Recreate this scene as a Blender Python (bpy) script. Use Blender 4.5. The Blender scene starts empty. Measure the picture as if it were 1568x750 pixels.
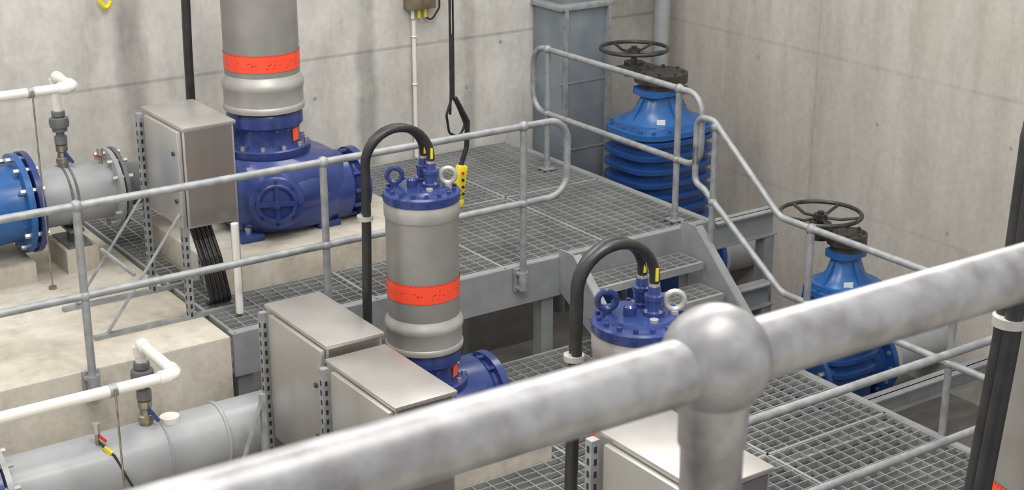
import bpy, bmesh, math, random
from mathutils import Vector, Matrix
random.seed(4)
V=Vector
scene=bpy.context.scene
try:
    scene.view_settings.view_transform='Standard'
except Exception: pass

# ------------------------------------------------------------ materials
def base_mat(name, col, rough=0.5, metal=0.0, spec=0.5):
    m=bpy.data.materials.new(name); m.use_nodes=True
    b=m.node_tree.nodes['Principled BSDF']
    b.inputs['Base Color'].default_value=(*col,1); b.inputs['Roughness'].default_value=rough
    b.inputs['Metallic'].default_value=metal
    b.inputs['Specular IOR Level'].default_value=spec
    return m
def noisy(name, c1, c2, rough=0.5, metal=0.0, scale=8, detail=6, bump=0.0, bscale=60, lo=0.35, hi=0.65, rough2=None, stretch=(1,1,1), spec=0.5):
    m=base_mat(name,c1,rough,metal,spec); nt=m.node_tree; N=nt.nodes; Lk=nt.links; b=N['Principled BSDF']
    tc=N.new('ShaderNodeTexCoord'); mp=N.new('ShaderNodeMapping'); mp.inputs['Scale'].default_value=stretch
    Lk.new(tc.outputs['Object'],mp.inputs['Vector'])
    n=N.new('ShaderNodeTexNoise'); n.inputs['Scale'].default_value=scale; n.inputs['Detail'].default_value=detail
    Lk.new(mp.outputs[0],n.inputs['Vector'])
    r=N.new('ShaderNodeValToRGB'); r.color_ramp.elements[0].position=lo; r.color_ramp.elements[1].position=hi
    r.color_ramp.elements[0].color=(*c1,1); r.color_ramp.elements[1].color=(*c2,1)
    Lk.new(n.outputs['Fac'],r.inputs[0]); Lk.new(r.outputs[0],b.inputs['Base Color'])
    if rough2 is not None:
        mr=N.new('ShaderNodeMapRange'); mr.inputs[1].default_value=lo; mr.inputs[2].default_value=hi
        mr.inputs[3].default_value=rough; mr.inputs[4].default_value=rough2
        Lk.new(n.outputs['Fac'],mr.inputs[0]); Lk.new(mr.outputs[0],b.inputs['Roughness'])
    if bump:
        n2=N.new('ShaderNodeTexNoise'); n2.inputs['Scale'].default_value=bscale; n2.inputs['Detail'].default_value=4
        Lk.new(mp.outputs[0],n2.inputs['Vector'])
        bp=N.new('ShaderNodeBump'); bp.inputs['Strength'].default_value=bump; bp.inputs['Distance'].default_value=0.01
        Lk.new(n2.outputs['Fac'],bp.inputs['Height']); Lk.new(bp.outputs[0],b.inputs['Normal'])
    return m
def concrete(name, c_lo, c_hi, stretch=(1,1,1), bands=(), scale=1.3, bump=0.15, blotch=0.0):
    """bands: (axis, pos, halfwidth, strength)"""
    m=base_mat(name,c_lo,0.85,0,0.25); nt=m.node_tree; N=nt.nodes; Lk=nt.links; b=N['Principled BSDF']
    tc=N.new('ShaderNodeTexCoord'); mp=N.new('ShaderNodeMapping'); mp.inputs['Scale'].default_value=stretch
    Lk.new(tc.outputs['Object'],mp.inputs['Vector'])
    n=N.new('ShaderNodeTexNoise'); n.inputs['Scale'].default_value=scale; n.inputs['Detail'].default_value=9; n.inputs['Roughness'].default_value=0.62
    Lk.new(mp.outputs[0],n.inputs['Vector'])
    r=N.new('ShaderNodeValToRGB'); r.color_ramp.elements[0].position=0.33; r.color_ramp.elements[1].position=0.66
    r.color_ramp.elements[0].color=(*c_lo,1); r.color_ramp.elements[1].color=(*c_hi,1)
    Lk.new(n.outputs['Fac'],r.inputs[0]); col=r.outputs[0]
    n3=N.new('ShaderNodeTexNoise'); n3.inputs['Scale'].default_value=22; n3.inputs['Detail'].default_value=5
    Lk.new(tc.outputs['Object'],n3.inputs['Vector'])
    mr=N.new('ShaderNodeMapRange'); mr.inputs[1].default_value=0.3; mr.inputs[2].default_value=0.7; mr.inputs[3].default_value=0.93; mr.inputs[4].default_value=1.05
    Lk.new(n3.outputs['Fac'],mr.inputs[0])
    mx=N.new('ShaderNodeVectorMath'); mx.operation='SCALE'; Lk.new(col,mx.inputs[0]); Lk.new(mr.outputs[0],mx.inputs['Scale']); col=mx.outputs[0]
    if blotch:
        n4=N.new('ShaderNodeTexNoise'); n4.inputs['Scale'].default_value=3.4; n4.inputs['Detail'].default_value=7; n4.inputs['Roughness'].default_value=0.7
        mp4=N.new('ShaderNodeMapping'); mp4.inputs['Location'].default_value=(7,3,5); mp4.inputs['Scale'].default_value=(1.6,1.6,0.35); Lk.new(tc.outputs['Object'],mp4.inputs[0]); Lk.new(mp4.outputs[0],n4.inputs['Vector'])
        q4=N.new('ShaderNodeMapRange'); q4.inputs[1].default_value=0.48; q4.inputs[2].default_value=0.66; q4.inputs[3].default_value=1.0; q4.inputs[4].default_value=1.0-blotch
        Lk.new(n4.outputs['Fac'],q4.inputs[0])
        s4=N.new('ShaderNodeVectorMath'); s4.operation='SCALE'; Lk.new(col,s4.inputs[0]); Lk.new(q4.outputs[0],s4.inputs['Scale']); col=s4.outputs[0]
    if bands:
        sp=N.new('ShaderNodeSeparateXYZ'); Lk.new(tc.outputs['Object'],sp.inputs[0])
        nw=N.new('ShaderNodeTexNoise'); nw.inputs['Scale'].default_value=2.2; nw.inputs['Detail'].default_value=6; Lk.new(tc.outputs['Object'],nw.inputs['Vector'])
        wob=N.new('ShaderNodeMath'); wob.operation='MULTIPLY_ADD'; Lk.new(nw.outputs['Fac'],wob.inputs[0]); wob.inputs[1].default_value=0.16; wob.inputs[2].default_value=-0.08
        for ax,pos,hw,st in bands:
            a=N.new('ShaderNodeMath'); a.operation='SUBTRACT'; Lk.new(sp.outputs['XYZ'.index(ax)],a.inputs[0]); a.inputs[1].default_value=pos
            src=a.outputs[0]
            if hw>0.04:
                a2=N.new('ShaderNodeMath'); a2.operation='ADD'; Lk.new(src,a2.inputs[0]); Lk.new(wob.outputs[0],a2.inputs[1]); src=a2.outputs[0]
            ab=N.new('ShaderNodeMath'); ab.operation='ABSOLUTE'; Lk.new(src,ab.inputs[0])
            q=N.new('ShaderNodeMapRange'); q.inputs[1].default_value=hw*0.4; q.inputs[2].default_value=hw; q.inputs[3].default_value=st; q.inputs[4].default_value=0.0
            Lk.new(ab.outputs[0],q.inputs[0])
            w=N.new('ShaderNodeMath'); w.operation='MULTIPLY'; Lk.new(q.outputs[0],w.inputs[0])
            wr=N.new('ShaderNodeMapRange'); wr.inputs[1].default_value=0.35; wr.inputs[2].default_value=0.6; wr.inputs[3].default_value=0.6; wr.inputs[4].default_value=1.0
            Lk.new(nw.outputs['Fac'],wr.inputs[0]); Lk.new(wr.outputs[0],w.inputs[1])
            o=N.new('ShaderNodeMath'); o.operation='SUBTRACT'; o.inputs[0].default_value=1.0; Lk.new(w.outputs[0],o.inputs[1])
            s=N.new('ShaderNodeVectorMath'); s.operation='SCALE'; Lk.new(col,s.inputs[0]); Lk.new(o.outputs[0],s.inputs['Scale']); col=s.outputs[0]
    Lk.new(col,b.inputs['Base Color'])
    bp=N.new('ShaderNodeBump'); bp.inputs['Strength'].default_value=bump; bp.inputs['Distance'].default_value=0.02
    Lk.new(n3.outputs['Fac'],bp.inputs['Height']); Lk.new(bp.outputs[0],b.inputs['Normal'])
    return m

M={}
M['wallb']=concrete('concrete_wall_back_mat',(0.47,0.455,0.42),(0.68,0.665,0.62),stretch=(1,1,0.8),
    bands=[('X',4.02,0.15,0.38),('X',5.98,0.11,0.42),('X',6.98,0.08,0.30),('Z',2.52,0.018,0.28),('X',2.6,0.03,0.15),('Z',3.6,0.02,0.2),('X',8.65,0.5,0.42)],bump=0.06,blotch=0.16)  # widest X band: shade between duct and corner painted into the wall
M['wallr']=concrete('concrete_wall_right_mat',(0.44,0.41,0.365),(0.57,0.54,0.495),stretch=(1,1.6,0.28),bands=[('Z',2.45,0.02,0.12),('Y',8.9,0.02,0.12),('Y',6.3,0.02,0.12),('Z',1.2,0.02,0.1)],bump=0.06,blotch=0.11)
M['floor']=concrete('concrete_floor_mat',(0.09,0.085,0.08),(0.18,0.17,0.16))
M['hole']=base_mat('tie_hole_plug',(0.33,0.32,0.30),0.9)
M['plinth']=concrete('concrete_plinth_mat',(0.40,0.36,0.295),(0.57,0.54,0.47),scale=1.8,blotch=0.16)
M['galv']=noisy('galvanised_steel',(0.27,0.285,0.295),(0.38,0.395,0.40),0.5,0.4,14,5,0.03,80,rough2=0.6)
M['galvfg']=noisy('galvanised_tube',(0.24,0.235,0.24),(0.40,0.40,0.41),0.40,0.65,34,10,0.0,140,rough2=0.46,lo=0.32,hi=0.64)
M['beam']=noisy('galvanised_beam',(0.27,0.285,0.295),(0.34,0.35,0.36),0.55,0.3,6,5)
M['grate']=noisy('galvanised_grating',(0.29,0.30,0.30),(0.40,0.41,0.41),0.55,0.35,3,4)
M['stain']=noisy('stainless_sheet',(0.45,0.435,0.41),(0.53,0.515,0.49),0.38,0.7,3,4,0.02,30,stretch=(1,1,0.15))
M['staind']=noisy('stainless_shaded_side',(0.25,0.225,0.205),(0.31,0.285,0.26),0.42,0.7,3,4,0.02,30,stretch=(1,1,0.15))  # darker copy of the sheet steel, end face's shade put into its colour
M['blue']=noisy('pump_blue_paint',(0.020,0.038,0.145),(0.032,0.053,0.20),0.24,0,5,4,0.03,30)
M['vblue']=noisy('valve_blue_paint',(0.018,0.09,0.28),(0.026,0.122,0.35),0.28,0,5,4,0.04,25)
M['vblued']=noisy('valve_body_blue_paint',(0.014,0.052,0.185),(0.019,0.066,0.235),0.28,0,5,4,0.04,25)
M['motor']=noisy('motor_cast_grey',(0.29,0.28,0.26),(0.33,0.32,0.30),0.46,0.4,7,3,0.0)
M['motorl']=noisy('motor_machined_grey',(0.42,0.405,0.38),(0.48,0.465,0.44),0.42,0.35,7,4,0.0)
M['pipe']=noisy('grey_pipe_paint',(0.28,0.29,0.305),(0.34,0.35,0.36),0.32,0,4,4,0.06,18)
M['piped']=noisy('dark_rubber_grey',(0.10,0.105,0.11),(0.16,0.165,0.17),0.5,0,8,4)
M['pvc']=noisy('white_pvc',(0.72,0.70,0.65),(0.78,0.76,0.71),0.3,0,3,3)
M['black']=noisy('black_rubber',(0.010,0.010,0.011),(0.022,0.022,0.022),0.42,0,12,4)
M['iron']=noisy('black_iron',(0.035,0.033,0.03),(0.07,0.065,0.06),0.4,0.3,12,4)
M['brown']=noisy('bronze_box',(0.16,0.13,0.09),(0.24,0.20,0.14),0.4,0.2,12,4)
M['bolt']=base_mat('zinc_bolt',(0.55,0.55,0.53),0.35,0.8)
M['brass']=noisy('tarnished_brass',(0.28,0.25,0.18),(0.42,0.39,0.32),0.35,0.8,20,4)
M['yellow']=base_mat('yellow_plastic',(0.75,0.60,0.03),0.4)
M['orange']=base_mat('orange_label',(0.95,0.12,0.03),0.5)
M['dark']=base_mat('dark_slot',(0.02,0.02,0.02),0.7)
M['white']=base_mat('white_label',(0.8,0.8,0.78),0.5)
M['cabg']=noisy('grey_cabinet_paint',(0.16,0.19,0.225),(0.24,0.27,0.30),0.4,0.2,3,4)
M['red']=base_mat('red_plastic',(0.6,0.03,0.02),0.4)
def tape():
    m=base_mat('red_warning_tape',(0.93,0.07,0.03),0.35); nt=m.node_tree; N=nt.nodes; Lk=nt.links; b=N['Principled BSDF']
    uv=N.new('ShaderNodeUVMap'); 
    mp=N.new('ShaderNodeMapping'); mp.inputs['Scale'].default_value=(48,6.0,1); Lk.new(uv.outputs[0],mp.inputs[0])
    vo=N.new('ShaderNodeTexVoronoi'); vo.inputs['Scale'].default_value=1.0; Lk.new(mp.outputs[0],vo.inputs['Vector'])
    vo.feature='F1'
    th=N.new('ShaderNodeMath'); th.operation='LESS_THAN'; th.inputs[1].default_value=0.24; Lk.new(vo.outputs['Distance'],th.inputs[0])
    sp=N.new('ShaderNodeSeparateXYZ'); Lk.new(uv.outputs[0],sp.inputs[0])
    a=N.new('ShaderNodeMath'); a.operation='SUBTRACT'; a.inputs[1].default_value=0.42; Lk.new(sp.outputs[1],a.inputs[0])
    ab=N.new('ShaderNodeMath'); ab.operation='ABSOLUTE'; Lk.new(a.outputs[0],ab.inputs[0])
    l=N.new('ShaderNodeMath'); l.operation='LESS_THAN'; l.inputs[1].default_value=0.24; Lk.new(ab.outputs[0],l.inputs[0])
    mu=N.new('ShaderNodeMath'); mu.operation='MULTIPLY'; Lk.new(th.outputs[0],mu.inputs[0]); Lk.new(l.outputs[0],mu.inputs[1])
    g=N.new('ShaderNodeMath'); g.operation='GREATER_THAN'; g.inputs[1].default_value=0.90; Lk.new(sp.outputs[1],g.inputs[0])
    mp2=N.new('ShaderNodeMath'); mp2.operation='MULTIPLY'; mp2.inputs[1].default_value=90; Lk.new(sp.outputs[0],mp2.inputs[0])
    fr=N.new('ShaderNodeMath'); fr.operation='FRACT'; Lk.new(mp2.outputs[0],fr.inputs[0])
    l2=N.new('ShaderNodeMath'); l2.operation='LESS_THAN'; l2.inputs[1].default_value=0.4; Lk.new(fr.outputs[0],l2.inputs[0])
    mu2=N.new('ShaderNodeMath'); mu2.operation='MULTIPLY'; Lk.new(g.outputs[0],mu2.inputs[0]); Lk.new(l2.outputs[0],mu2.inputs[1])
    mxx=N.new('ShaderNodeMath'); mxx.operation='MAXIMUM'; Lk.new(mu.outputs[0],mxx.inputs[0]); Lk.new(mu2.outputs[0],mxx.inputs[1])
    mi=N.new('ShaderNodeMix'); mi.data_type='RGBA'; mi.inputs[6].default_value=(0.95,0.085,0.035,1); mi.inputs[7].default_value=(0.50,0.035,0.02,1)
    Lk.new(mxx.outputs[0],mi.inputs[0]); Lk.new(mi.outputs[2],b.inputs['Base Color'])
    return m
M['tape']=tape()

# ------------------------------------------------------------ builder
def frame(a):
    a=V(a).normalized(); h=V((0,0,1)) if abs(a.z)<0.95 else V((1,0,0))
    u=h.cross(a).normalized(); v=a.cross(u); return u,v,a
def fillet(pts, rad, n=7, closed=False):
    pts=[V(p) for p in pts]; out=[]; N=len(pts)
    for i,p in enumerate(pts):
        if not closed and (i==0 or i==N-1): out.append(p); continue
        a=(pts[(i-1)%N]-p); b=(pts[(i+1)%N]-p); la,lb=a.length,b.length; a.normalize(); b.normalize()
        ang=a.angle(b)
        if ang>math.pi-0.02: out.append(p); continue
        r=rad[i] if isinstance(rad,(list,tuple)) else rad
        t=min(r/math.tan(ang/2), la*0.49, lb*0.49); rr=t*math.tan(ang/2)
        c=p+(a+b).normalized()*(rr/math.sin(ang/2)); s=p+a*t-c; e=p+b*t-c; tot=s.angle(e)
        for k in range(n+1):
            f=k/n; w1=math.sin((1-f)*tot)/math.sin(tot); w2=math.sin(f*tot)/math.sin(tot)
            out.append(c+s*w1+e*w2)
    return out
class B:
    def __init__(s,name): s.n=name; s.bm=bmesh.new(); s.mats=[]; s.uv=s.bm.loops.layers.uv.new('UVMap')
    def mi(s,k):
        m=M[k]
        if m not in s.mats: s.mats.append(m)
        return s.mats.index(m)
    def add(s,vs,fs,k,smooth=True):
        i=s.mi(k); bv=[s.bm.verts.new(v) for v in vs]
        for f in fs:
            try: F=s.bm.faces.new([bv[j] for j in f]); F.material_index=i; F.smooth=smooth
            except ValueError: pass
        return bv
    def box(s,c,size,k,rot=None,bev=0.0):
        c=V(c); hx,hy,hz=[d/2 for d in size]
        R=rot.to_3x3() if rot is not None else Matrix.Identity(3)
        if bev<=0:
            vs=[c+R@V((x*hx,y*hy,z*hz)) for x in(-1,1) for y in(-1,1) for z in(-1,1)]
            s.add(vs,[(0,1,3,2),(4,6,7,5),(0,4,5,1),(2,3,7,6),(0,2,6,4),(1,5,7,3)],k)
        else:
            t=bmesh.new(); bmesh.ops.create_cube(t,size=1)
            for v in t.verts: v.co=V((v.co.x*2*hx,v.co.y*2*hy,v.co.z*2*hz))
            bmesh.ops.bevel(t,geom=t.edges[:],offset=bev,segments=2,affect='EDGES',profile=0.5)
            t.verts.index_update()
            s.add([c+R@v.co for v in t.verts],[[v.index for v in f.verts] for f in t.faces],k); t.free()
    def bb(s,x0,x1,y0,y1,z0,z1,k,bev=0): s.box(((x0+x1)/2,(y0+y1)/2,(z0+z1)/2),(x1-x0,y1-y0,z1-z0),k,bev=bev)
    def bar(s,p0,p1,w,h,k):
        p0=V(p0);p1=V(p1); u,v,a=frame(p1-p0)
        vs=[p+u*(i*w/2)+v*(j*h/2) for p in(p0,p1) for i,j in((-1,-1),(1,-1),(1,1),(-1,1))]
        s.add(vs,[(0,3,2,1),(4,5,6,7),(0,1,5,4),(1,2,6,5),(2,3,7,6),(3,0,4,7)],k)
    def lathe(s,o,ax,prof,k,seg=40,cap=True,uvs=False):
        o=V(o); u,v,a=frame(ax); rings=[]; vs=[]
        for r,h in prof:
            if r<1e-5: rings.append([len(vs)]); vs.append(o+a*h)
            else:
                rings.append(list(range(len(vs),len(vs)+seg)))
                vs+= [o+a*h+(u*math.cos(2*math.pi*j/seg)+v*math.sin(2*math.pi*j/seg))*r for j in range(seg)]
        i=s.mi(k); bv=[s.bm.verts.new(x) for x in vs]
        for q in range(len(rings)-1):
            A_,B_=rings[q],rings[q+1]
            for j in range(seg):
                j2=(j+1)%seg
                if len(A_)==1 and len(B_)==1: continue
                if len(A_)==1: idx=[A_[0],B_[j2],B_[j]]
                elif len(B_)==1: idx=[A_[j],A_[j2],B_[0]]
                else: idx=[A_[j],A_[j2],B_[j2],B_[j]]
                F=s.bm.faces.new([bv[t] for t in idx]); F.material_index=i; F.smooth=True
                if uvs and len(idx)==4:
                    for lp,(uu,vv) in zip(F.loops,[(j/seg,q),( (j+1)/seg,q),((j+1)/seg,q+1),(j/seg,q+1)]): lp[s.uv].uv=(uu,vv)
        if cap:
            for R_,rev in((rings[0],True),(rings[-1],False)):
                if len(R_)>1:
                    F=s.bm.faces.new([bv[t] for t in (R_[::-1] if rev else R_)]); F.material_index=i; F.smooth=True
    def cyl(s,p0,p1,r,k,seg=20,r1=None):
        p0=V(p0);p1=V(p1); s.lathe(p0,p1-p0,[(r,0),(r if r1 is None else r1,(p1-p0).length)],k,seg)
    def sph(s,c,r,k,seg=20,sz=1.0):
        n=16; s.lathe(c,(0,0,1),[(r*math.sin(math.pi*i/n),-r*sz*math.cos(math.pi*i/n)) for i in range(n+1)],k,seg)
    def tube(s,pts,r,k,seg=12,closed=False):
        pts=[V(p) for p in pts]; n=len(pts); T=[]
        for i in range(n):
            if closed: t=pts[(i+1)%n]-pts[i-1]
            else: t=pts[min(i+1,n-1)]-pts[max(i-1,0)]
            T.append(t.normalized())
        u,_,_=frame(T[0]); rings=[]; vs=[]
        for i in range(n):
            u=(u-T[i]*u.dot(T[i])).normalized(); v=T[i].cross(u)
            rr=r[i] if isinstance(r,(list,tuple)) else r
            rings.append(list(range(len(vs),len(vs)+seg)))
            vs+=[pts[i]+(u*math.cos(2*math.pi*j/seg)+v*math.sin(2*math.pi*j/seg))*rr for j in range(seg)]
        fs=[]
        for q in range(n if closed else n-1):
            A_,B_=rings[q],rings[(q+1)%n]
            for j in range(seg): fs.append((A_[j],A_[(j+1)%seg],B_[(j+1)%seg],B_[j]))
        if not closed: fs+= [tuple(rings[0][::-1]),tuple(rings[-1])]
        s.add(vs,fs,k)
    def torus(s,c,ax,R,r,k,n=32,seg=10,a0=0,a1=2*math.pi):
        u,v,a=frame(ax); c=V(c); full=abs(a1-a0-2*math.pi)<1e-4
        m=n if full else n+1
        s.tube([c+(u*math.cos(a0+(a1-a0)*i/n)+v*math.sin(a0+(a1-a0)*i/n))*R for i in range(m)],r,k,seg,closed=full)
    def bolts(s,o,ax,R,n,br,h,k='bolt',ph=0.0):
        u,v,a=frame(ax); o=V(o)
        for i in range(n):
            t=2*math.pi*i/n+ph; p=o+(u*math.cos(t)+v*math.sin(t))*R
            s.cyl(p,p+a*h,br,k,6)
    def loft(s,o,secs,k,seg=40):
        """secs: (z,rx,ry,exp[,dx,dy])"""
        o=V(o); vs=[]; rings=[]
        for sc in secs:
            z,rx,ry,e=sc[:4]; dx,dy=(sc[4],sc[5]) if len(sc)>4 else (0,0)
            rings.append(list(range(len(vs),len(vs)+seg)))
            for j in range(seg):
                t=2*math.pi*j/seg; c,sn=math.cos(t),math.sin(t)
                vs.append(o+V((dx+rx*math.copysign(abs(c)**(2/e),c),dy+ry*math.copysign(abs(sn)**(2/e),sn),z)))
        fs=[]
        for q in range(len(rings)-1):
            for j in range(seg): fs.append((rings[q][j],rings[q][(j+1)%seg],rings[q+1][(j+1)%seg],rings[q+1][j]))
        fs+=[tuple(rings[0][::-1]),tuple(rings[-1])]
        s.add(vs,fs,k)
    def done(s,ang=35,flat=False):
        bmesh.ops.recalc_face_normals(s.bm,faces=s.bm.faces[:])
        me=bpy.data.meshes.new(s.n); s.bm.to_mesh(me); s.bm.free()
        for m in s.mats: me.materials.append(m)
        if flat:
            for p in me.polygons: p.use_smooth=False
        else:
            try: me.set_sharp_from_angle(angle=math.radians(ang))
            except Exception: pass
        o=bpy.data.objects.new(s.n,me); bpy.context.collection.objects.link(o); return o

ZU,ZL=1.57,0.90
YB,XR=10.8,9.2
# ------------------------------------------------------------ room shell
b=B('floor'); b.bb(-5,XR,-2.5,YB,-0.2,0,'floor'); b.done(flat=True)
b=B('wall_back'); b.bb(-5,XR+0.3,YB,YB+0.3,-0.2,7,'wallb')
for (x,z) in ((2.2,2.75),(3.2,3.25),(5.1,2.9),(5.5,2.2),(6.3,3.3),(6.95,2.1),(7.3,2.45),(1.2,2.1)):
    b.cyl((x,YB+0.01,z),(x,YB-0.003,z),0.016,'hole',12)
b.done(flat=True)
b=B('wall_right'); b.bb(XR,XR+0.3,-2.5,YB,-0.2,7,'wallr')
for (y,z) in ((9.6,2.3),(8.2,2.0),(7.4,1.3),(6.9,2.1),(6.0,1.1),(7.1,0.75)):
    b.cyl((XR+0.01,y,z),(XR-0.003,y,z),0.014,'hole',12)
b.done(flat=True)
b=B('concrete_plinth'); b.bb(-3,3.46,8.04,YB-0.005,0,ZU,'plinth',bev=0.012); b.done()
b=B('concrete_plinth'); b.bb(-3,3.30,3.0,7.98,0,0.55,'plinth',bev=0.012); b.done()
b=B('dark_void_block'); b.bb(3.47,7.25,10.0,10.3,0,1.25,'floor'); b.done(flat=True)  # added dark block standing in for the deep shade under the platform

# ------------------------------------------------------------ gratings
def grating(name, x0,x1,y0,y1,z, holes=(), px=0.105, py=0.07, th=0.006, dp=0.03, seams_x=(), seams_y=()):
    b=B(name)
    def cut(lo,hi,blocks):
        segs=[(lo,hi)]
        for a,c in blocks:
            ns=[]
            for s,e in segs:
                if c<=s or a>=e: ns.append((s,e))
                else:
                    if a>s: ns.append((s,a))
                    if c<e: ns.append((c,e))
            segs=ns
        return segs
    n=int(round((y1-y0)/py)); 
    for i in range(n+1):
        y=y0+(y1-y0)*i/n
        for s,e in cut(x0,x1,[(h[0],h[1]) for h in holes if h[2]<y<h[3]]):
            t=th*1.0; b.bb(s,e,y-t/2,y+t/2,z-dp,z,'grate')
    n=int(round((x1-x0)/px))
    for i in range(n+1):
        x=x0+(x1-x0)*i/n
        for s,e in cut(y0,y1,[(h[2],h[3]) for h in holes if h[0]<x<h[1]]):
            b.bb(x-th/2,x+th/2,s,e,z-dp*0.8,z-0.001,'grate')
    for x in list(seams_x)+[x0,x1]:
        for s,e in cut(y0,y1,[(h[2],h[3]) for h in holes if h[0]<x<h[1]]): b.bb(x-0.010,x+0.010,s,e,z-dp,z+0.001,'grate')
    for y in list(seams_y)+[y0,y1]:
        for s,e in cut(x0,x1,[(h[0],h[1]) for h in holes if h[2]<y<h[3]]): b.bb(s,e,y-0.010,y+0.010,z-dp,z+0.001,'grate')
    for h in holes:
        b.bb(h[0]-0.006,h[0],h[2],h[3],z-dp,z+0.002,'grate'); b.bb(h[1],h[1]+0.006,h[2],h[3],z-dp,z+0.002,'grate')
        b.bb(h[0],h[1],h[2]-0.006,h[2],z-dp,z+0.002,'grate'); b.bb(h[0],h[1],h[3],h[3]+0.006,z-dp,z+0.002,'grate')
    return b
P1=(4.40,9.40); P2=(4.26,7.10); P3=(4.06,4.90); P4=(4.09,2.71)
b=grating('upper_grating_platform',3.50,7.30,8.08,YB-0.06,ZU,holes=[(3.68,5.35,8.68,10.0)],seams_x=(4.5,5.5,6.4),seams_y=(9.4,))
def channel(b,x0,x1,y,z0,z1,side,k='beam'):
    b.bb(x0,x1,y-0.005,y+0.005,z0,z1,k)
    s0,s1=(y,y+0.07) if side>0 else (y-0.07,y)
    b.bb(x0,x1,s0,s1,z1-0.012,z1,k); b.bb(x0,x1,s0,s1,z0,z0+0.012,k)
channel(b,3.48,7.30,8.06,ZU-0.28,ZU-0.0,1)
b.bb(7.30,7.31,8.06,YB-0.06,ZU-0.26,ZU+0.005,'beam')
b.bb(7.31,7.37,8.06,YB-0.06,ZU-0.02,ZU-0.005,'beam')
for x in (3.56,5.86,7.2):
    b.bb(x-0.05,x+0.05,8.09,8.19,0,ZU-0.28,'beam')
for x in (5.5,6.4): b.bb(x-0.04,x+0.04,8.1,9.95,ZU-0.2,ZU-0.032,'beam')
b.done(flat=True)
holes=[(3.80,4.92,6.68,7.62),(3.62,4.70,4.45,5.45),(3.5,4.8,2.2,3.3)]
b=grating('lower_grating_platform',3.36,7.02,1.9,8.02,ZL,holes=holes,seams_x=(5.0,6.0),seams_y=(4.0,5.0,6.0,7.0))
b.bb(7.02,7.03,1.9,7.95,ZL-0.18,ZL+0.005,'beam'); b.bb(7.03,7.09,1.9,7.95,ZL-0.02,ZL-0.008,'beam')
for y in (2.2,4.0,5.9,7.2):
    for x in (3.45,6.9): b.bb(x-0.05,x+0.05,y-0.05,y+0.05,0,ZL-0.03,'beam')
    b.bb(4.95,6.98,y-0.04,y+0.04,ZL-0.18,ZL-0.032,'beam')
b.done(flat=True)
def ibeam(x0,x1,y,z,h,foot=None):
    b=B('steel_support_beam')
    b.bb(x0,x1,y-0.006,y+0.006,z-h,z,'beam'); b.bb(x0,x1,y-0.06,y+0.06,z-0.012,z,'beam'); b.bb(x0,x1,y-0.06,y+0.06,z-h,z-h+0.012,'beam')
    if foot:
        b.bb(foot-0.05,foot+0.05,y-0.05,y+0.05,0,z-h,'beam'); b.bb(foot-0.09,foot+0.09,y-0.09,y+0.09,0,0.015,'beam')
    b.done(flat=True)
ibeam(7.38,8.0,8.10,ZU-0.03,0.20,7.93); ibeam(7.10,7.85,7.95,ZL+0.12,0.18,7.79); ibeam(7.10,XR-0.003,6.86,0.44,0.14,7.16)

# ------------------------------------------------------------ stairs
b=B('steel_stairs')
for i in range(3):
    z=ZU-0.168*(i+1); y1=8.04-0.23*i-0.02; y0=y1-0.25
    n=4
    for j in range(n+1): 
        yy=y0+(y1-y0)*j/n; b.bb(5.97,7.0,yy-0.003,yy+0.003,z-0.03,z,'grate')
    for j in range(11):
        xx=5.97+1.03*j/10; b.bb(xx-0.003,xx+0.003,y0,y1,z-0.025,z,'grate')
    b.bb(5.97,7.0,y0-0.015,y0+0.012,z-0.05,z+0.003,'grate')
for x in (5.94,7.04):
    vs=[(x+dx,y,z) for dx in(-0.006,0.006) for y,z in((8.06,ZU+0.06),(7.9,ZU+0.06),(7.10,ZL+0.0),(7.30,ZL+0.0),(8.06,ZU-0.24))]
    b.add([V(v) for v in vs],[(4,3,2,1,0),(5,6,7,8,9),(0,1,6,5),(1,2,7,6),(2,3,8,7),(3,4,9,8),(4,0,5,9)],'beam')
    b.bar((x+0.03,7.9,ZU+0.055),(x+0.03,7.10,ZL+0.01),0.06,0.01,'beam')
b.done(flat=True)

# ------------------------------------------------------------ railings
R=0.0235
def post(b,x,y,z0,ztop,mids,plate=None,r=R):
    b.cyl((x,y,z0),(x,y,ztop),r,'galv',14)
    b.sph((x,y,ztop),0.036,'galv',16)
    for m in mids: b.sph((x,y,m),0.034,'galv',16); 
    if plate=='base':
        b.box((x,y,z0+0.006),(0.11,0.11,0.012),'galv'); b.cyl((x,y,z0),(x,y,z0+0.06),r+0.008,'galv',14)
    if plate=='side':
        b.box((x,y+0.035,z0+0.05),(0.10,0.02,0.16),'galv'); b.cyl((x,y,z0-0.02),(x,y,z0+0.11),r+0.010,'galv',14)
        for dx in(-0.035,0.035):
            b.cyl((x+dx,y+0.02,z0+0.0),(x+dx,y-0.005,z0+0.0),0.012,'bolt',8); b.cyl((x+dx,y+0.02,z0+0.1),(x+dx,y-0.005,z0+0.1),0.012,'bolt',8)
b=B('platform_handrail'); y=8.0; T=ZU+1.0; Mi=ZU+0.47
loop=fillet([(-0.6,y,T),(5.95,y,T),(5.95,y,Mi),(-0.6,y,Mi)],0.15)
b.tube(loop,R,'galv',12)
for x in (-0.4,1.05,2.58,4.11,5.59): post(b,x,y,1.44,T,[Mi],'side')
b.done()
b=B('platform_handrail'); x=7.12
b.tube(fillet([(x,10.05,T),(x,7.97,T),(x,7.97,Mi),(x,10.05,Mi)],0.15,closed=True),R,'galv',12,closed=True)
for yy in (9.85,8.23): post(b,x,yy,ZU-0.0,T,[Mi],'base')
b.done()
b=B('stair_handrail'); x=7.10; TL=ZL+1.0; ML=ZL+0.47
path=fillet([(x,8.0,2.06),(x,8.0,2.42),(x,7.82,2.42),(x,7.12,TL),(x,1.9,TL)],[0.1,0.09,0.10,0.15,0.1])
b.tube(path,R,'galv',12)
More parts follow.
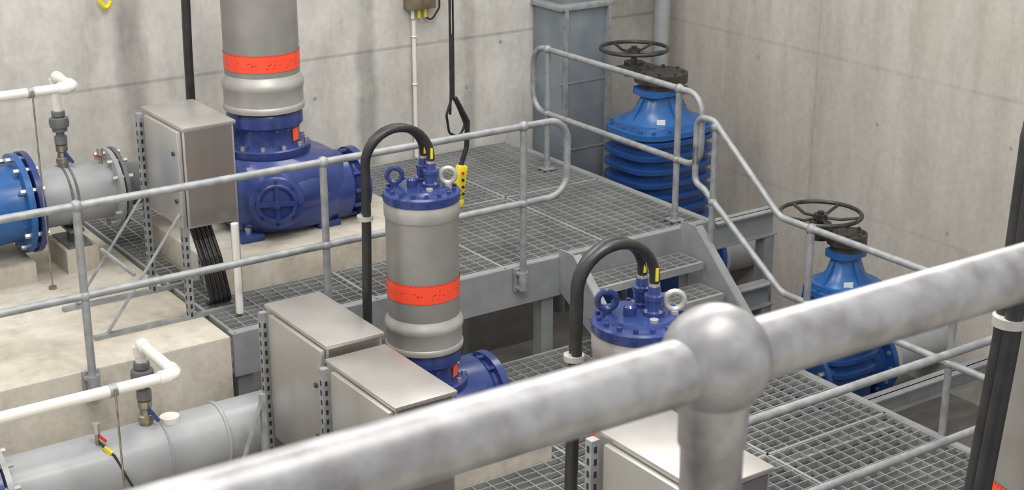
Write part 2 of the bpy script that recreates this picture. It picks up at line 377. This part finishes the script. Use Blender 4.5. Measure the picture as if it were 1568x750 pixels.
path=fillet([(x,8.0,2.20),(x,8.0,1.93),(x,7.90,1.90),(x,7.06,ML),(x,1.9,ML)],[0.1,0.10,0.1,0.15,0.1])
b.tube(path,R,'galv',12)
post(b,x,7.80,ZU-0.25,2.38,[1.83]); 
for yy in (6.82,5.60,4.2,2.6): post(b,x,yy,ZL-0.1,TL,[ML],None)
b.done()
b=B('platform_handrail'); y=4.90
b.tube([(4.6,y,TL),(6.62,y,TL)],R,'galv',12); b.tube([(4.6,y,ML),(6.62,y,ML)],R,'galv',12)
for xx in (4.66,6.62): post(b,xx,y,ZL,TL,[ML],'base')
b.done()
# near handrail by the viewpoint + walkway it stands on
yn,zn,xn=0.775,4.712,0.716
def yr(x): return yn-(x-xn)*0.018
b=B('near_walkway'); b.bb(-3,6.5,-2,yn-0.235,3.30,3.55,'plinth',bev=0.01); b.bb(-3,6.5,yn-0.235,yn-0.22,3.28,3.57,'beam')
for xx in (-2.5,1.5,5.5): b.bb(xx-0.1,xx+0.1,-0.4,-0.2,0,3.3,'beam')
b.done()
b=B('near_handrail'); RN=0.0245
b.tube([(-2.5,yr(-2.5),zn),(6,yr(6),zn)],RN,'galvfg',56)
b.tube([(-2.5,yr(-2.5),zn-0.5),(6,yr(6),zn-0.5)],RN,'galvfg',24)
for xx in (xn-1.9,xn,xn+1.9,xn+3.9):
    yy=yr(xx)
    b.lathe((xx,yy,3.40),(0,0,1),[(0.03,0),(0.035,0.01),(0.035,0.12),(RN-0.0005,0.125),(RN-0.0005,zn-3.468),(0.0262,zn-3.466),(0.0268,zn-3.42)],'galvfg',56)
    b.sph((xx,yy,zn+0.002),0.042,'galvfg',56)
    b.sph((xx,yy,zn-0.5),0.042,'galvfg',32)
    b.box((xx,(yy-0.02+yn-0.22)/2,3.45),(0.12,(yy-0.02)-(yn-0.22),0.14),'galvfg')
b.done(ang=50)

# ------------------------------------------------------------ pumps
def pump(name,x,y,zb,s,Lx=0.62,hose=True,hx=-0.36,hose_bottom=0.95,tz=0.38,tw=0.112,hup=0.0,by=-0.08,bz=0.20,br=0.205,lean=0.03):
    b=B(name); o=V((x,y,zb))
    def P(px,py,pz): return o+V((px,py,pz))*s
    def LA(prof,k,c=(0,0,0),ax=(0,0,1),seg=48,uvs=False,cap=True): b.lathe(P(*c),ax,[(r*s,h*s) for r,h in prof],k,seg,cap,uvs)
    for dx in(-0.24,0.24):
        for dy in(-0.22,0.22):
            b.box(P(dx,dy,0.02),(0.14*s,0.12*s,0.04*s),'blue',bev=0.006); b.cyl(P(dx,dy,0.04),P(dx,dy,0.07),0.02*s,'bolt',6)
    b.loft(o,[(z*s,rx*s,ry*s,e,dx*s,0) for z,rx,ry,e,dx in((0.02,0.28,0.25,2.6,0.06),(0.04,0.33,0.30,2.7,0.06),(0.10,0.375,0.335,2.8,0.07),(0.17,0.395,0.35,2.8,0.08),(0.28,0.395,0.35,2.8,0.08),(0.355,0.375,0.33,2.6,0.07),(0.41,0.32,0.29,2.3,0.03),(0.43,0.25,0.245,2,0.0),(0.445,0.235,0.235,2,0.0))],'blue',56)
    n=26; pts=[];rad=[]
    for i in range(n+1):
        t=math.radians(-150+ 290*i/n); rr=0.11+0.06*i/n; pts.append(P(0.07+0.26*math.cos(t),0.25*math.sin(t),0.23+0.05*i/n)); rad.append(rr*s)
    b.tube(pts,rad,'blue',20)
    LA([(br-0.02,-0.1),(br-0.005,0.0),(br,0.15),(br-0.005,Lx-0.10),(br-0.04,Lx-0.06),(br-0.04,Lx-0.04),(br-0.003,Lx-0.035),(br,Lx+0.01),(br-0.045,Lx+0.012)],'blue',(0.05,by,bz),(1,0,0))
    b.bolts(P(Lx+0.01,by,bz),(-1,0,0),(br-0.018)*s,12,0.013*s,0.05*s,'blue')
    LA([(0.15,0),(0.15,0.42),(0.24,0.43),(0.24,0.47)],'blue',(0.05,0.37,0.25),(-1,0,0))
    hn=V((-0.42,-0.907,0)); hu=V((0.907,-0.42,0)); hc=V((-0.10,-0.305,0.235))
    def HP(a,d,h): 
        q=hc+hu*a+hn*d; return P(q.x,q.y,q.z+h)
    LA([(0.15,0),(0.15,0.075),(0.135,0.085),(0.0,0.085)],'blue',tuple(hc),tuple(hn),32)
    b.torus(HP(0,0.09,0),tuple(hn),0.10*s,0.014*s,'blue',32,8)
    b.bar(HP(-0.10,0.095,0),HP(0.10,0.095,0),0.022*s,0.026*s,'blue'); b.bar(HP(0,0.095,-0.10),HP(0,0.095,0.10),0.022*s,0.026*s,'blue')
    b.cyl(HP(0,0.08,0),HP(0,0.125,0),0.022*s,'blue',6)
    b.bolts(HP(0,0.08,0),tuple(hn),0.128*s,8,0.009*s,0.02*s,'blue')
    LA([(0.235,0.43),(0.248,0.435),(0.25,0.44),(0.25,0.475),(0.24,0.482),(0.20,0.482)],'blue')
    b.bolts(P(0,0,0.482),(0,0,1),0.226*s,12,0.014*s,0.022*s,'bolt')
    LA([(0.20,0.48),(0.192,0.50),(0.190,0.53),(0.192,0.57),(0.204,0.59),(0.214,0.60),(0.214,0.655),(0.20,0.68)],'blue')
    lx,ly=0.196*math.cos(math.radians(-58)),0.196*math.sin(math.radians(-58))
    b.box(P(lx,ly,0.545),(0.05*s,0.006,0.07*s),'orange',rot=Matrix.Rotation(math.radians(32),3,'Z'))
    z0=0.68
    LA([(0.205,z0),(0.226,z0+0.004),(0.228,z0+0.02),(0.226,z0+0.035),(0.222,z0+0.04),(0.222,z0+0.12),(0.227,z0+0.13),(0.229,z0+0.15),(0.226,z0+0.168),(0.216,z0+0.185),(0.2085,z0+0.205)],'motorl')
    LA([(0.2085,z0+0.19),(0.2085,z0+0.80)],'motor')
    LA([(0.2115,z0+tz-tw/2),(0.2115,z0+tz+tw/2)],'tape',uvs=True,cap=False,seg=48)
    LA([(0.209,z0+0.79),(0.2155,z0+0.80),(0.2165,z0+0.86),(0.212,z0+0.885),(0.20,z0+0.89)],'motorl')
    zt=z0+0.89
    LA([(0.205,zt-0.004),(0.219,zt),(0.221,zt+0.045),(0.212,zt+0.055),(0.165,zt+0.058),(0.155,zt+0.075),(0.0,zt+0.085)],'blue')
    b.bolts(P(0,0,zt+0.055),(0,0,1),0.190*s,16,0.012*s,0.018*s,'blue')
    b.bolts(P(0,0,zt+0.027),(0,0,1),0.219*s,16,0.011*s,0.006*s,'blue')
    for sg,k in((-1,'blue'),(1,'motorl')):
        cx,cy=0.150*0.82*sg,-0.150*0.57*sg
        b.cyl(P(cx,cy,zt+0.05),P(cx,cy,zt+0.09),0.022*s,k,12)
        b.torus(P(cx,cy,zt+0.135),(-0.5,-0.85,0.0),0.042*s,0.0145*s,k,24,10)
    glands=[(0.03,-0.055),(0.055,0.06)]
    for i,(gx,gy) in enumerate(glands):
        LA([(0.05,zt+0.06),(0.05,zt+0.10),(0.040,zt+0.105),(0.040,zt+0.15),(0.045,zt+0.155),(0.045,zt+0.175),(0.03,zt+0.18),(0.027,zt+0.215),(0.021,zt+0.22)],'blue',(gx,gy,0),seg=16)
        b.bolts(P(gx,gy,zt+0.10),(0,0,1),0.045*s,4,0.009*s,0.012*s,'bolt')
    LA([(0.03,zt+0.06),(0.03,zt+0.12),(0.02,zt+0.13),(0,zt+0.13)],'blue',(-0.06,-0.0,0),seg=12)
    LA([(0.02,zt+0.06),(0.02,zt+0.09),(0,zt+0.095)],'motorl',(-0.02,-0.12,0),seg=12)
    if hose:
        for i,(gx,gy) in enumerate(glands):
            off=(-0.017 if i==0 else 0.019); hh=(0.44 if i==0 else 0.425)+hup
            top=zt+hh; xl=hx+(0.0 if i==0 else 0.012)
            pts=[P(gx,gy,zt+0.20),P(gx,gy,zt+0.24)]
            cx=(gx+xl)/2; ra=(gx-xl)/2
            for q in range(17):
                t=math.pi*q/16; f=q/16
                pts.append(P(cx+ra*math.cos(t),gy*(1-f)+off*f,top-ra*0.92+ra*0.92*math.sin(t)))
            pts.append(P(xl-lean*0.15,off,zt-0.1)); pts.append(P(xl-lean*0.5,off,zt-0.5))
            pts.append(V((x+(xl-lean)*s,y+off*s,hose_bottom)))
            b.tube(pts,0.0235*s,'black',12)
            b.box(P(gx-0.006,gy-0.0225,zt+0.275),(0.014*s,0.006*s,0.06*s),'yellow')
            b.cyl(P(gx,gy,zt+0.20),P(gx,gy,zt+0.23),0.0255*s,'bolt',12)
        b.cyl(P(hx-0.006,0,zt-0.06),P(hx-0.006,0,zt-0.035),0.046*s,'motorl',14)
    return b.done()
pump('submersible_pump',P1[0],P1[1],1.75,1.22,Lx=0.43,hx=-0.42,hose_bottom=1.60,tz=0.285,tw=0.095,by=-0.13)
pump('submersible_pump',P2[0],P2[1],0.98,1.0,Lx=0.41,hose_bottom=0.95,by=0.02,bz=0.255,br=0.25)
pump('submersible_pump',P3[0],P3[1],0.98,1.0,Lx=0.34,hose_bottom=0.95)
pump('submersible_pump',P4[0],P4[1],1.55,1.22,Lx=0.4,hose_bottom=0.95,hx=-0.31,hup=0.12,tz=0.27,tw=0.10,lean=0.13)
for (x0,x1,y0,y1,z0,z1) in ((3.70,5.33,8.70,9.98,0,1.75),(3.82,4.90,6.70,7.60,0,0.98),(3.64,4.68,4.47,5.43,0,0.98),(3.52,4.78,2.22,3.28,0,1.55)):
    b=B('concrete_pump_plinth'); b.bb(x0,x1,y0,y1,z0,z1,'plinth',bev=0.01); b.done()

# ------------------------------------------------------------ stainless cabinets on strut frames
def strut(b,x,y,z0,z1,w=0.041):
    b.bb(x-w/2,x+w/2,y-w/2,y+w/2,z0,z1,'galv')
    n=int((z1-z0)/0.055)
    for i in range(n):
        z=z0+0.03+i*0.055; b.bb(x-w/2-0.0015,x-w/2+0.002,y-0.007,y+0.007,z-0.014,z+0.014,'dark')
        b.bb(x-0.007,x+0.007,y-w/2-0.0015,y-w/2+0.002,z-0.014,z+0.014,'dark')
def cabinet(x0,x1,y0,y1,z0,z1,zg,feet=0.6):
    b=B('stainless_control_cabinet')
    b.bb(x0+0.035,x1,y0,y1,z0,z1-0.012,'stain',bev=0.006)
    b.bb(x0+0.03,x1+0.012,y0-0.012,y1+0.012,z1-0.022,z1,'stain',bev=0.004)
    b.bb(x0,x0+0.03,y0+0.004,y1-0.10,z0+0.006,z1-0.026,'stain',bev=0.005)
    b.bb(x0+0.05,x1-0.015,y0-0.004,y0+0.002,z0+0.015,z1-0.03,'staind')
    b.cyl((x0-0.012,y0+0.06,(z0+z1)/2+0.15),(x0,y0+0.06,(z0+z1)/2+0.15),0.014,'iron',12)
    b.cyl((x0-0.012,y0+0.06,(z0+z1)/2-0.15),(x0,y0+0.06,(z0+z1)/2-0.15),0.014,'iron',12)
    strut(b,x0+0.0,y1-0.03,zg,z1-0.03); strut(b,x0+0.02,y0+0.03,zg,z0+0.01); strut(b,x1-0.02,y1-0.03,zg,z0+0.01); strut(b,x1-0.02,y0+0.03,zg,z0+0.01)
    for yy in (y0+0.03,y1-0.03):
        b.bb(x0-feet,x1,yy-0.02,yy+0.02,zg,zg+0.025,'galv'); 
        if feet>0.1: b.bar((x0-feet+0.08,yy,zg+0.02),(x0,yy,z0+0.10),0.03,0.006,'galv')
    if feet>0.1: b.bb(x0-feet*0.55,x0-feet*0.55+0.02,y0+0.03,y1-0.03,zg+0.35,zg+0.37,'galv')
    for i in range(3): b.cyl((x1-0.08-0.08*i,(y0+y1)/2,z0),(x1-0.08-0.08*i,(y0+y1)/2,z0-0.05),0.015,'black',12)
    b.done()
cabinet(3.36,3.73,8.42,9.04,2.16,2.80,ZU)
cabinet(3.37,3.74,6.68,7.40,1.22,2.00,0.93,0.0)
cabinet(3.34,3.72,5.92,6.62,1.22,1.95,0.93,0.0)
cabinet(3.37,3.75,3.73,4.37,1.65,2.46,0.93,0.0)
b=B('cable_bundle')
for i in range(5):
    dx=i*0.03
    b.tube(fillet([(3.50+dx,8.68,2.14),(3.52+dx,8.55,1.9),(3.56+dx,8.52,1.6),(3.56+dx,8.6,1.585)],0.05),0.014,'black',8)
b.cyl((3.66,8.34,1.58),(3.66,8.34,2.17),0.024,'pvc',12)
b.done()

# ------------------------------------------------------------ large pipework, upper left
yp,zp=9.85,2.06
b=B('discharge_pipe')
b.lathe((2.86,yp,zp),(1,0,0),[(0.20,-0.02),(0.20,0.56)],'pipe',48)
for xx in (3.10,3.14): b.torus((xx,yp,zp),(1,0,0),0.202,0.008,'piped',40,8)
b.lathe((3.40,yp,zp),(1,0,0),[(0.20,0),(0.275,0.01),(0.275,0.04),(0.2,0.045)],'pipe',48)
b.lathe((3.45,yp,zp),(1,0,0),[(0.2,0),(0.275,0.003),(0.275,0.03),(0.17,0.035),(0.15,0.10),(0.14,0.25),(0.19,0.27),(0.19,0.33),(0.14,0.34),(0.14,0.42)],'piped',48)
b.bolts((3.375,yp,zp),(1,0,0),0.245,12,0.017,0.14,'bolt')
b.lathe((2.86,yp,zp),(-1,0,0),[(0.2,-0.03),(0.34,-0.02),(0.34,0.02),(0.2,0.025)],'blue',48)
b.lathe((2.82,yp,zp),(-1,0,0),[(0.2,0),(0.335,0.004),(0.335,0.045),(0.26,0.05),(0.25,0.12),(0.27,0.3),(0.30,0.5),(0.27,0.8),(0.3,0.82),(0.3,0.87)],'vblue',48)
b.bolts((2.90,yp,zp),(-1,0,0),0.30,12,0.018,0.16,'bolt')
b.lathe((1.95,yp,zp),(-1,0,0),[(0.2,0),(0.2,2.5)],'pipe',40)
b.bb(3.02,3.24,9.65,10.05,ZU,ZU+0.16,'plinth'); b.bb(2.55,2.80,9.62,10.1,ZU,ZU+0.14,'plinth')
b.bb(3.05,3.21,9.68,10.02,ZU+0.16,ZU+0.175,'piped'); b.cyl((3.13,yp,ZU+0.17),(3.13,yp,zp-0.19),0.035,'piped',12)
b.torus((3.13,yp,zp),(1,0,0),0.215,0.012,'piped',30,8,math.pi*1.0,math.pi*2.0)
b.bb(3.08,3.18,9.72,9.98,zp-0.235,zp-0.215,'piped')
b.done()
def airvalve(name,x,yv,zb,zt,yh,xl):
    b=B(name)
    h=zt-zb
    b.lathe((x,yv,zb),(0,0,1),[(0.035,-0.03),(0.035,0.02),(0.045,0.025),(0.045,0.06),(0.035,0.065),(0.03,0.10),(0.04,0.11),(0.04,0.15),(0.025,0.155)],'brass',16)
    b.lathe((x,yv,zb+0.15),(0,0,1),[(0.028,0),(0.042,0.01),(0.042,0.06),(0.028,0.065),(0.028,0.09),(0.05,0.095),(0.05,0.12),(0.035,0.125)],'piped',16)
    b.lathe((x,yv,zb+0.27),(0,0,1),[(0.03,0),(0.062,0.005),(0.066,0.035),(0.062,0.065),(0.035,0.075),(0.045,0.08),(0.045,0.11),(0.03,0.115)],'piped',20)
    b.bar((x,yv-0.03,zb+0.12),(x+0.05,yv-0.06,zb+0.03),0.012,0.02,'blue')
    r=0.031
    b.tube(fillet([(x,yv,zb+0.36),(x,yv,zt),(x,yh,zt),(xl,yh,zt)],0.035),r,'pvc',16)
    b.cyl((x,yv,zt-0.075),(x,yv,zt-0.02),r+0.008,'pvc',16); b.cyl((x,yv-0.04,zt),(x,yv-0.10,zt),r+0.008,'pvc',16)
    b.cyl((x,yh+0.09,zt),(x,yh+0.035,zt),r+0.008,'pvc',16); b.cyl((x-0.04,yh,zt),(x-0.10,yh,zt),r+0.008,'pvc',16)
    return b
b=airvalve('air_release_pipe',3.12,yp,zp+0.20,2.88,9.48,-0.5)
b.cyl((2.84,9.44,ZU),(2.84,9.44,2.9),0.006,'brass',8); b.cyl((2.82,9.48,2.88),(2.86,9.48,2.88),0.036,'galv',14); b.cyl((2.84,9.44,ZU),(2.84,9.44,ZU+0.02),0.025,'brass',10)
b.done()
yq,zq=7.60,1.18
b=B('discharge_pipe')
b.lathe((-1,yq,zq),(1,0,0),[(0.187,0),(0.187,2.85)],'pipe',48); 
b.lathe((1.82,yq,zq),(1,0,0),[(0.187,0),(0.29,0.003),(0.29,0.035),(0.187,0.04)],'blue',48)
b.lathe((1.87,yq,zq),(1,0,0),[(0.187,0),(0.28,0.003),(0.28,0.035),(0.187,0.04),(0.187,1.85)],'pipe',48)
b.bolts((1.80,yq,zq),(1,0,0),0.25,12,0.016,0.14,'bolt')
b.torus((3.15,yq,zq),(1,0,0),0.188,0.012,'pipe',40,8); b.torus((2.80,yq,zq),(1,0,0),0.188,0.007,'pipe',40,8)
b.lathe((3.66,yq,zq),(1,0,0),[(0.2,0),(0.24,0.003),(0.24,0.035),(0.2,0.04)],'pipe',40)
for xx in (2.2,3.2):
    b.bb(xx-0.05,xx+0.05,7.45,7.75,0.55,0.56,'piped'); b.cyl((xx,yq,0.55),(xx,yq,zq-0.18),0.04,'piped',12)
b.cyl((2.86,yq-0.02,zq+0.17),(2.86,yq-0.02,zq+0.205),0.055,'pvc',24)
b.done()
b=airvalve('air_release_pipe',2.73,yq,zq+0.18,1.86,7.08,-0.8)
b.cyl((2.38,7.04,0.55),(2.38,7.04,1.88),0.006,'brass',8); b.cyl((2.36,7.08,1.86),(2.40,7.08,1.86),0.036,'galv',14)
b.done()
b=B('steel_brace_frame')
b.bar((2.55,7.22,0.56),(3.29,7.22,0.56),0.04,0.02,'galv'); b.bar((3.27,7.22,0.55),(3.27,7.22,1.55),0.03,0.03,'galv'); b.bar((2.90,7.22,0.57),(3.26,7.22,1.50),0.035,0.008,'galv')
b.done(flat=True)
b=B('pressure_tapping'); 
b.cyl((2.42,7.53,zq+0.17),(2.42,7.53,zq+0.24),0.012,'brass',10); b.cyl((2.42,7.53,zq+0.24),(2.42,7.53,zq+0.30),0.022,'bolt',12); b.bar((2.42,7.53,zq+0.235),(2.46,7.50,zq+0.19),0.016,0.01,'red')
b.tube(fillet([(2.42,7.53,zq+0.20),(2.48,7.45,zq+0.12),(2.52,7.40,zq+0.0),(2.60,7.38,zq-0.2)],0.03),0.007,'black',8); b.bar((2.44,7.49,zq+0.165),(2.47,7.46,zq+0.13),0.02,0.02,'yellow')
b.done()
b=B('pressure_tapping'); b.cyl((3.36,9.80,zp+0.18),(3.36,9.80,zp+0.25),0.012,'brass',10); b.cyl((3.36,9.80,zp+0.25),(3.36,9.80,zp+0.30),0.022,'bolt',12); b.bar((3.36,9.80,zp+0.24),(3.30,9.74,zp+0.27),0.016,0.01,'red'); b.bar((3.33,9.74,zp+0.12),(3.33,9.7,zp+0.06),0.03,0.03,'yellow')
b.done()
b=B('drain_pipe'); 
b.tube(fillet([(3.62,8.4,0.0),(3.62,8.4,1.1),(3.68,8.4,1.25)],0.08),0.045,'pipe',16)
b.done()
b=B('underfloor_pipe'); b.tube(fillet([(5.5,8.6,0.0),(5.5,8.6,1.12),(6.1,8.9,1.12),(6.1,9.6,1.12)],0.1),0.03,'piped',12); b.tube([(5.5,8.9,0.98),(7.2,8.9,0.98),(7.2,8.9,0)],0.03,'piped',12)
b.done()

# ------------------------------------------------------------ gate valves
def gate_valve(x,y,z0,zr0,zr1,zn,rx,ry,wheel,wz,wr,pz,pr):
    b=B('gate_valve'); n=7; secs=[]
    secs+= [(z0,rx*0.7,ry*0.7,3),(z0+0.1,rx*0.86,ry*0.86,3)]
    H=zr1-zr0
    for i in range(n):
        a=zr0+H*i/n; d=H/n
        secs+=[(a,rx*0.88,ry*0.88,3.2),(a+d*0.25,rx*0.88,ry*0.88,3.2),(a+d*0.42,rx*1.0,ry*1.0,3.2),(a+d*0.72,rx*1.0,ry*1.0,3.2),(a+d*0.88,rx*0.88,ry*0.88,3.2)]
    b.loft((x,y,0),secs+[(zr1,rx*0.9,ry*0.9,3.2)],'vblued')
    hn=zn-zr1
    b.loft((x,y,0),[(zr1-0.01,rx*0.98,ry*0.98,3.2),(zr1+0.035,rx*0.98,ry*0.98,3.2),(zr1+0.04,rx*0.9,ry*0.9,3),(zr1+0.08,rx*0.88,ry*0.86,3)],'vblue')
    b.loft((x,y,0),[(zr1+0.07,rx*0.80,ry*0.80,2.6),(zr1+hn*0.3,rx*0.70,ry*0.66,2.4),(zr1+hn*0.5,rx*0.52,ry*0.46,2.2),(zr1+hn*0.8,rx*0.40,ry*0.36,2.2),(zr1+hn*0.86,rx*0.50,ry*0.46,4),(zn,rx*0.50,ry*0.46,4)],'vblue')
    for sg in(-1,1):
        b.bar((x+sg*rx*0.72,y,zr1+0.06),(x+sg*rx*0.42,y,zr1+hn*0.75),0.03,0.04,'vblue'); b.bar((x,y+sg*ry*0.72,zr1+0.06),(x,y+sg*ry*0.36,zr1+hn*0.75),0.04,0.03,'vblue')
    for i in range(14):
        t=2*math.pi*i/14; c,s_=math.cos(t),math.sin(t); e=3.2
        px=x+0.9*rx*math.copysign(abs(c)**(2/e),c); py=y+0.9*ry*math.copysign(abs(s_)**(2/e),s_)
        b.cyl((px,py,zr1+0.035),(px,py,zr1+0.065),0.018,'vblue',6)
    b.box((x-rx*0.4,y-ry*0.62,zr1+hn*0.33),(0.07,0.004,0.045),'white',rot=Matrix.Rotation(math.radians(-30),3,'Z'))
    wx,wy=wheel
    b.cyl((x,y,zn),(x,y,zn+0.05),rx*0.42,'iron',24)
    b.cyl((x,y,zn+0.05),(x,y,zn+0.13),rx*0.52,'iron',24)
    mx,my=(x+wx)/2,(y+wy)/2
    b.box((mx,my,zn+0.09),(rx*0.7,abs(y-wy)+0.12,0.07),'iron',bev=0.015)
    b.bolts((x,y,zn+0.13),(0,0,1),rx*0.42,8,0.014,0.02,'iron')
    b.cyl((wx,wy,zn+0.03),(wx,wy,zn+0.15),0.085,'iron',20); b.cyl((wx,wy,zn+0.13),(wx,wy,wz+0.02),0.025,'iron',14)
    b.torus((wx,wy,wz),(0,0,1),wr,0.016,'iron',48,10)
    b.cyl((wx,wy,wz-0.05),(wx,wy,wz),0.05,'iron',16)
    for i in range(5):
        t=2*math.pi*i/5+0.3
        b.tube([(wx+0.03*math.cos(t),wy+0.03*math.sin(t),wz-0.03),(wx+0.5*wr*math.cos(t+0.12),wy+0.5*wr*math.sin(t+0.12),wz-0.035),(wx+wr*math.cos(t),wy+wr*math.sin(t),wz)],0.012,'iron',8)
    for sg in(-1,1):
        b.lathe((x+sg*rx*0.6,y,pz),(sg,0,0),[(pr,0),(pr,rx*0.55),(pr+0.09,rx*0.56),(pr+0.09,rx*0.56+0.04),(pr*0.9,rx*0.56+0.042)],'vblued',40)
        b.bolts((x+sg*(rx*1.12),y,pz),(sg,0,0),pr+0.05,12,0.018,0.1,'bolt')
    b.lathe((x+rx*1.16+0.045,y,pz),(1,0,0),[(pr,0),(pr+0.09,0.002),(pr+0.09,0.04),(pr,0.042),(pr,XR-0.004-(x+rx*1.16+0.045))],'pipe',40)
    b.bb(x-0.25,x+0.25,y-0.25,y+0.25,0,z0+0.02,'plinth')
    b.done()
gate_valve(8.10,9.60,0.25,1.02,1.83,2.18,0.43,0.36,(8.10,9.96),2.44,0.285,0.62,0.24)
gate_valve(8.10,7.42,0.06,0.30,1.06,1.38,0.285,0.245,(8.06,7.66),1.60,0.30,0.42,0.19)

# ------------------------------------------------------------ corner duct, corner pipe
b=B('steel_duct_cabinet')
b.bb(7.64,8.16,10.38,YB-0.01,0,2.74,'cabg',bev=0.006); b.bb(7.61,8.19,10.35,YB-0.01,2.74,2.78,'galv',bev=0.004)
for zz in (0.9,1.5,2.1): b.bb(7.635,8.165,10.375,10.38,zz,zz+0.015,'galv')
b.bb(7.66,7.69,10.34,10.38,0,2.74,'galv'); b.bb(8.12,8.15,10.34,10.38,0,2.74,'galv')
b.bb(7.7,8.1,10.45,10.75,2.78,6.5,'cabg')
b.done()
b=B('vent_pipe'); b.cyl((8.93,10.6,0),(8.93,10.6,6.5),0.075,'pipe',24)
for zz in(1.2,2.9): b.torus((8.93,10.6,zz),(0,0,1),0.078,0.012,'galv',24,8); b.bb(8.9,8.96,10.67,10.8,zz-0.02,zz+0.02,'galv')
b.done()
b=B('wall_conduit'); b.cyl((6.42,YB-0.03,ZU-0.0),(6.42,YB-0.03,2.74),0.018,'pvc',12)
for zz in(1.8,2.2,2.6): b.torus((6.42,YB-0.03,zz),(0,0,1),0.02,0.006,'pvc',16,6)
b.done()
b=B('junction_box'); b.bb(6.34,6.60,YB-0.10,YB-0.001,2.83,3.03,'brown',bev=0.01)
for i in range(3): b.cyl((6.40+i*0.06,YB-0.05,2.755),(6.40+i*0.06,YB-0.05,2.84),0.015,'yellow' if i else 'pvc',10)
b.tube(fillet([(6.52,YB-0.05,2.76),(6.58,YB-0.05,2.72),(6.66,YB-0.05,2.82),(6.66,YB-0.05,3.2)],0.05),0.008,'black',8)
b.done()
b=B('hanging_hook'); b.tube(fillet([(3.79,10.75,3.6),(3.79,10.75,3.16),(3.83,10.75,3.10),(3.87,10.75,3.16)],0.03),0.018,'yellow',8); b.done()
b=B('crane_pendant_control'); xx,yy=5.42,8.6
b.tube([(xx-0.012,yy,7),(xx-0.012,yy,2.72),(xx-0.02,yy,2.55)],0.009,'black',8); b.tube([(xx+0.012,yy,7),(xx+0.012,yy,2.9)],0.007,'black',8)
b.cyl((xx,yy,2.66),(xx,yy,3.10),0.017,'black',10)
b.tube(fillet([(xx,yy,2.68),(xx-0.05,yy,2.55),(xx-0.03,yy,2.42),(xx+0.05,yy,2.38),(xx+0.10,yy,2.46),(xx+0.04,yy,2.6),(xx,yy,2.68)],0.04),0.009,'black',8)
b.tube(fillet([(xx+0.02,yy,2.66),(xx+0.12,yy,2.48),(xx+0.11,yy,2.3),(xx+0.06,yy,2.17)],0.06),0.018,'black',10)
rot=Matrix.Rotation(math.radians(10),3,'Y')
b.box((xx+0.05,yy,2.06),(0.075,0.06,0.24),'yellow',rot=rot,bev=0.015); b.box((xx+0.045,yy,1.91),(0.05,0.05,0.06),'yellow',rot=rot,bev=0.012)
for i in range(4): b.cyl((xx+0.055,yy-0.028,2.13-0.05*i),(xx+0.055,yy-0.042,2.13-0.05*i),0.010,'black' if i else 'red',10)
b.done()

# ------------------------------------------------------------ lights, world, camera
def area(n,loc,rot,size,p,col=(1,0.97,0.92)):
    l=bpy.data.lights.new(n,'AREA'); l.shape='RECTANGLE'; l.size=size[0]; l.size_y=size[1]; l.energy=p; l.color=col
    o=bpy.data.objects.new(n,l); o.location=loc; o.rotation_euler=rot; bpy.context.collection.objects.link(o)
area('ceiling_light',(3.0,5.0,8),(0,0,0),(4,2.5),235)
area('ceiling_light',(7.0,8.2,8),(0,0,0),(3,2),165)
area('ceiling_light',(1.0,9.0,8),(0,0,0),(3,2),180)
area('ceiling_light',(1.0,1.0,8.5),(0,0,0),(3,2),130)
area('cabinet_fill_light',(3.7,3.6,6.2),(0,0,0),(0.6,0.6),100)  # added unseen fill lamp, brightens the front cabinet's top
w=bpy.data.worlds.new('World'); scene.world=w; w.use_nodes=True
bg=w.node_tree.nodes['Background']; bg.inputs[0].default_value=(0.965,0.955,0.95,1); bg.inputs[1].default_value=0.92

cd=bpy.data.cameras.new('camera'); cd.lens=36*2350/1568; cd.sensor_width=36; cd.clip_start=0.05
cd.dof.use_dof=True; cd.dof.focus_distance=8.5; cd.dof.aperture_fstop=18.0
co=bpy.data.objects.new('camera',cd); co.location=(0,0,5.17); co.rotation_euler=(math.radians(90-19.34),0,math.radians(-34.5))
bpy.context.collection.objects.link(co); scene.camera=co
